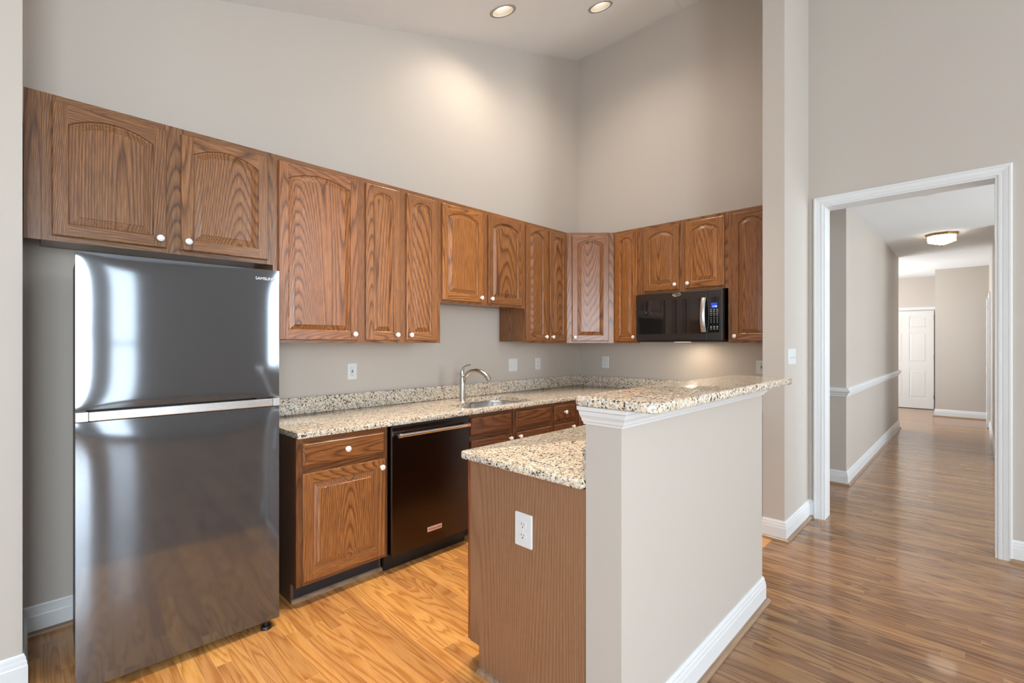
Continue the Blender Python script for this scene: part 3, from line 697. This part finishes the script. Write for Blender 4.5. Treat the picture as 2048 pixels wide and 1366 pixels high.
# ------------------------------------------------------------------ outlets and switches
def rr(w, h, r, n=5): return rounded([(-w/2, -h/2), (w/2, -h/2), (w/2, h/2), (-w/2, h/2)], [r]*4, n)
def plate(label, cat, loc, rz, w, h, devices, name='wall_outlet', group='outlet and switch plates', dark=False):
    """front faces local -y"""
    t = thing(name, label, cat, loc, rz, group); fn = lambda a, b, c: (a, c, b)
    mb = MB(); L = [[(x*k, y, z*k2) for x, z in rr(w, h, .006)] for k, k2, y in ((1, 1, 0), (1, 1, -.0035), (1-.006/w, 1-.006/h, -.006))]
    mb.loops(L); mb.build('cover_plate', M['white'], t)
    for kind, cx in devices:
        if kind == 'duplex':
            for s in (-1, 1):
                b = MB(); b.prism([(cx+x, s*.0205+z) for x, z in rounded([(-.0165, -.014), (.0165, -.014), (.0165, .014), (-.0165, .014)], [.008]*4)], -.0078, -.005, fn=fn)
                q = b.build('receptacle', M['white'], t, bevel=.0008)
                c = MB(); c.box(cx-.0075, cx-.0055, -.0082, -.0077, s*.0205-.001, s*.0205+.008); c.box(cx+.0055, cx+.0072, -.0082, -.0077, s*.0205, s*.0205+.0075)
                c.cyl((cx, -.0082, s*.0205-.0075), (cx, -.0077, s*.0205-.0075), .0026, 12); split(c, 'slot', M['slot'], q)
            MB().cyl((cx, -.0075, 0), (cx, -.0055, 0), .003, 12).build('screw', M['white'], t)
        elif kind == 'gfci':
            b = MB(); b.box(cx-.0165, cx+.0165, -.0078, -.005, -.033, .033); q = b.build('receptacle', M['white'], t, bevel=.0015)
            c = MB()
            for s in (-1, 1):
                c.box(cx-.0075, cx-.0055, -.0082, -.0077, s*.022-.001, s*.022+.007); c.box(cx+.0055, cx+.0072, -.0082, -.0077, s*.022, s*.022+.0065)
                c.cyl((cx, -.0082, s*.022-.007), (cx, -.0077, s*.022-.007), .0026, 12)
            split(c, 'slot', M['slot'], q)
            c = MB(); c.box(cx-.007, cx+.007, -.0088, -.0077, .0015, .0075); c.box(cx-.007, cx+.007, -.0088, -.0077, -.0075, -.0015); split(c, 'test_button', M['slot'], q)
        elif kind == 'rocker':
            b = MB(); b.prism([(-.0085, -.032), (-.005, -.032), (-.005, .032), (-.0065, .032), (-.010, 0)], cx-.0155, cx+.0155, fn=lambda a, bb, c: (c, a, bb))
            b.build('rocker', M['white'], t, bevel=.0008)
        elif kind == 'toggle':
            b = MB(); b.box(cx-.005, cx+.005, -.008, -.005, -.012, .012); q = b.build('toggle_seat', M['white'], t, bevel=.0006)
            MB().prism([(-.005, -.005), (-.005, .006), (-.016, -.004), (-.016, -.010)], cx-.0035, cx+.0035, fn=lambda a, bb, c: (c, a, bb)).build('toggle', M['white'], t)
    return t
plate('white outlet with dark test buttons on sink wall near the refrigerator', 'outlet', (1.634, YA, 1.170), 0, .072, .117, [('gfci', 0)])
plate('white double rocker switch plate right of the faucet', 'switch', (3.279, YA, 1.162), 0, .117, .124, [('rocker', -.023), ('rocker', .023)], name='wall_switch')
plate('small white outlet on sink wall near the corner', 'outlet', (3.641, YA, 1.162), 0, .076, .124, [('duplex', 0)])
plate('white outlet on back wall under the slim golden cabinet', 'outlet', (XB, 2.835, 1.167), R(-90), .085, .124, [('duplex', 0)])
plate('white outlet with dark buttons half hidden by the column', 'outlet', (XB, 1.292, 1.168), R(-90), .085, .117, [('gfci', 0)])
plate('large white duplex outlet on the brown peninsula end panel', 'outlet', (1.333, 1.234, .660), R(-90), .088, .128, [('duplex', 0)])
plate('white four-toggle switch plate on the column beside the hall opening', 'switch', (3.857, .95, 1.274), 0, .182, .112, [('toggle', -.066), ('toggle', -.022), ('toggle', .022), ('toggle', .066)], name='wall_switch')

# ------------------------------------------------------------------ recessed lights, hall light, detector
tilt = math.atan(SL); ringm = plain('ring_beige', (.42, .38, .34), .5)
for i, (x, y) in enumerate(DL):
    t = thing('recessed_light', ('lit recessed ceiling light, farther from the right wall', 'lit recessed ceiling light nearer the right wall, cut by photo top')[i], 'ceiling light', (x, y, zc(x)), 0, 'recessed lights in the sloped ceiling')
    t.rotation_euler = (0, -tilt, 0)
    MB().lathe([(.0825, .0), (.082, -.004), (.094, -.0065), (.104, -.004), (.106, .0)], n=48, caps=False).build('trim_ring', ringm, t)
    MB().lathe([(.0815, .002), (.078, .02), (.072, .10), (.06, .15), (.0001, .152)], n=48, caps=False).build('reflector', plain('can_white', (.34, .30, .25), .5), t)
    MB().lathe([(.0001, .024), (.030, .026), (.047, .036), (.052, .052), (.036, .100), (.018, .149), (.0001, .149)], n=32).build('bulb', M['bulb'], t)
    l = bpy.data.lights.new('downlight', 'SPOT'); l.energy = 36; l.color = (1, .85, .68); l.spot_size = R(165); l.spot_blend = 1.0; l.shadow_soft_size = .06
    lo = bpy.data.objects.new('downlight', l); COL.objects.link(lo); lo.location = Vector((x, y, zc(x)))-nz*.02; lo.rotation_euler = (0, 0, 0)
for x, y, e, where in ((1.55, 1.95, 190, 'nearest the refrigerator'), (2.7, 1.95, 190, 'over the middle of the floor')):   # two unseen fittings added above the frame for warm light
    t = thing('recessed_light', 'added unseen ceiling light above the frame, '+where, 'ceiling light', (x, y, zc(x)), 0, 'recessed lights in the sloped ceiling')
    t.rotation_euler = (0, -tilt, 0)
    MB().lathe([(.02, -.001), (.082, -.003), (.094, -.0065), (.104, -.004), (.106, .0)], n=32).build('trim_ring', M['white'], t)
    l = bpy.data.lights.new('downlight', 'SPOT'); l.energy = e; l.color = (1, .83, .64); l.spot_size = R(84); l.spot_blend = .9; l.shadow_soft_size = .06
    lo = bpy.data.objects.new('downlight', l); COL.objects.link(lo); lo.location = Vector((x, y, zc(x)))-nz*.03
hlx, hly = 8.10, .31
t = thing('hall_light', 'brass and glass faceted flush light on the hall ceiling', 'ceiling light', (hlx, hly, HZ))
oct_ = lambda r, z: [(r*math.cos(2*math.pi*(k+.5)/8), r*math.sin(2*math.pi*(k+.5)/8), z) for k in range(8)]
MB().loops([oct_(.165, 0), oct_(.17, -.008), oct_(.160, -.030), oct_(.150, -.030)]).build('brass_pan', M['brass'], t)
MB().loops([oct_(.148, -.030), oct_(.148, -.092), oct_(.02, -.142), oct_(.001, -.142)]).build('glass_shade', M['lit'], t)
cm = MB()
for k in range(8):
    a, b, c = [Vector(oct_(r, z)[k]) for r, z in ((.150, -.030), (.150, -.093), (.02, -.144))]
    cm.cyl(a, b, .003, 6); cm.cyl(b, c, .003, 6); cm.cyl(b, Vector(oct_(.150, -.093)[(k+1) % 8]), .003, 6)
cm.build('leading', M['brass'], t)
MB().lathe([(.016, -.140), (.018, -.146), (.008, -.152), (.006, -.160), (.0001, -.166)]).build('finial', M['brass'], t)
def point(name, loc, e, col, r=.1):
    l = bpy.data.lights.new(name, 'POINT'); l.energy = e; l.color = col; l.shadow_soft_size = r
    o = bpy.data.objects.new(name, l); COL.objects.link(o); o.location = loc
area('hall_room_daylight', (6.2, -2.95, 1.45), (R(90), 0, 0), 2.6, 2.2, 115, DAY)
point('foyer_fill', (11.2, 1.9, 2.2), 60, (1, .93, .85), .15)  # added fill light, no fitting stands here
area('side_passage_fill', (4.95, 2.9, 1.5), (R(90), 0, R(180)), .7, 1.8, 9, DAY)  # unseen fill light added to brighten the hall
area('foyer_fill_daylight', (10.9, 3.1, 1.5), (R(90), 0, R(180)), 1.6, 1.8, 80, DAY)  # added fill for the hall, no window built here
t = thing('smoke_detector', 'round white smoke detector on the hall ceiling', 'smoke detector', (5.72, .31, HZ))
MB().lathe([(.078, 0), (.078, -.010), (.072, -.014), (.070, -.026), (.058, -.034), (.030, -.036), (.0001, -.036)], n=36).build('housing', M['white'], t)
MB().lathe([(.0735, -.0145), (.0735, -.0185)], n=36).build('vent_ring', plain('grey_vent', (.45, .45, .45), .5), t)
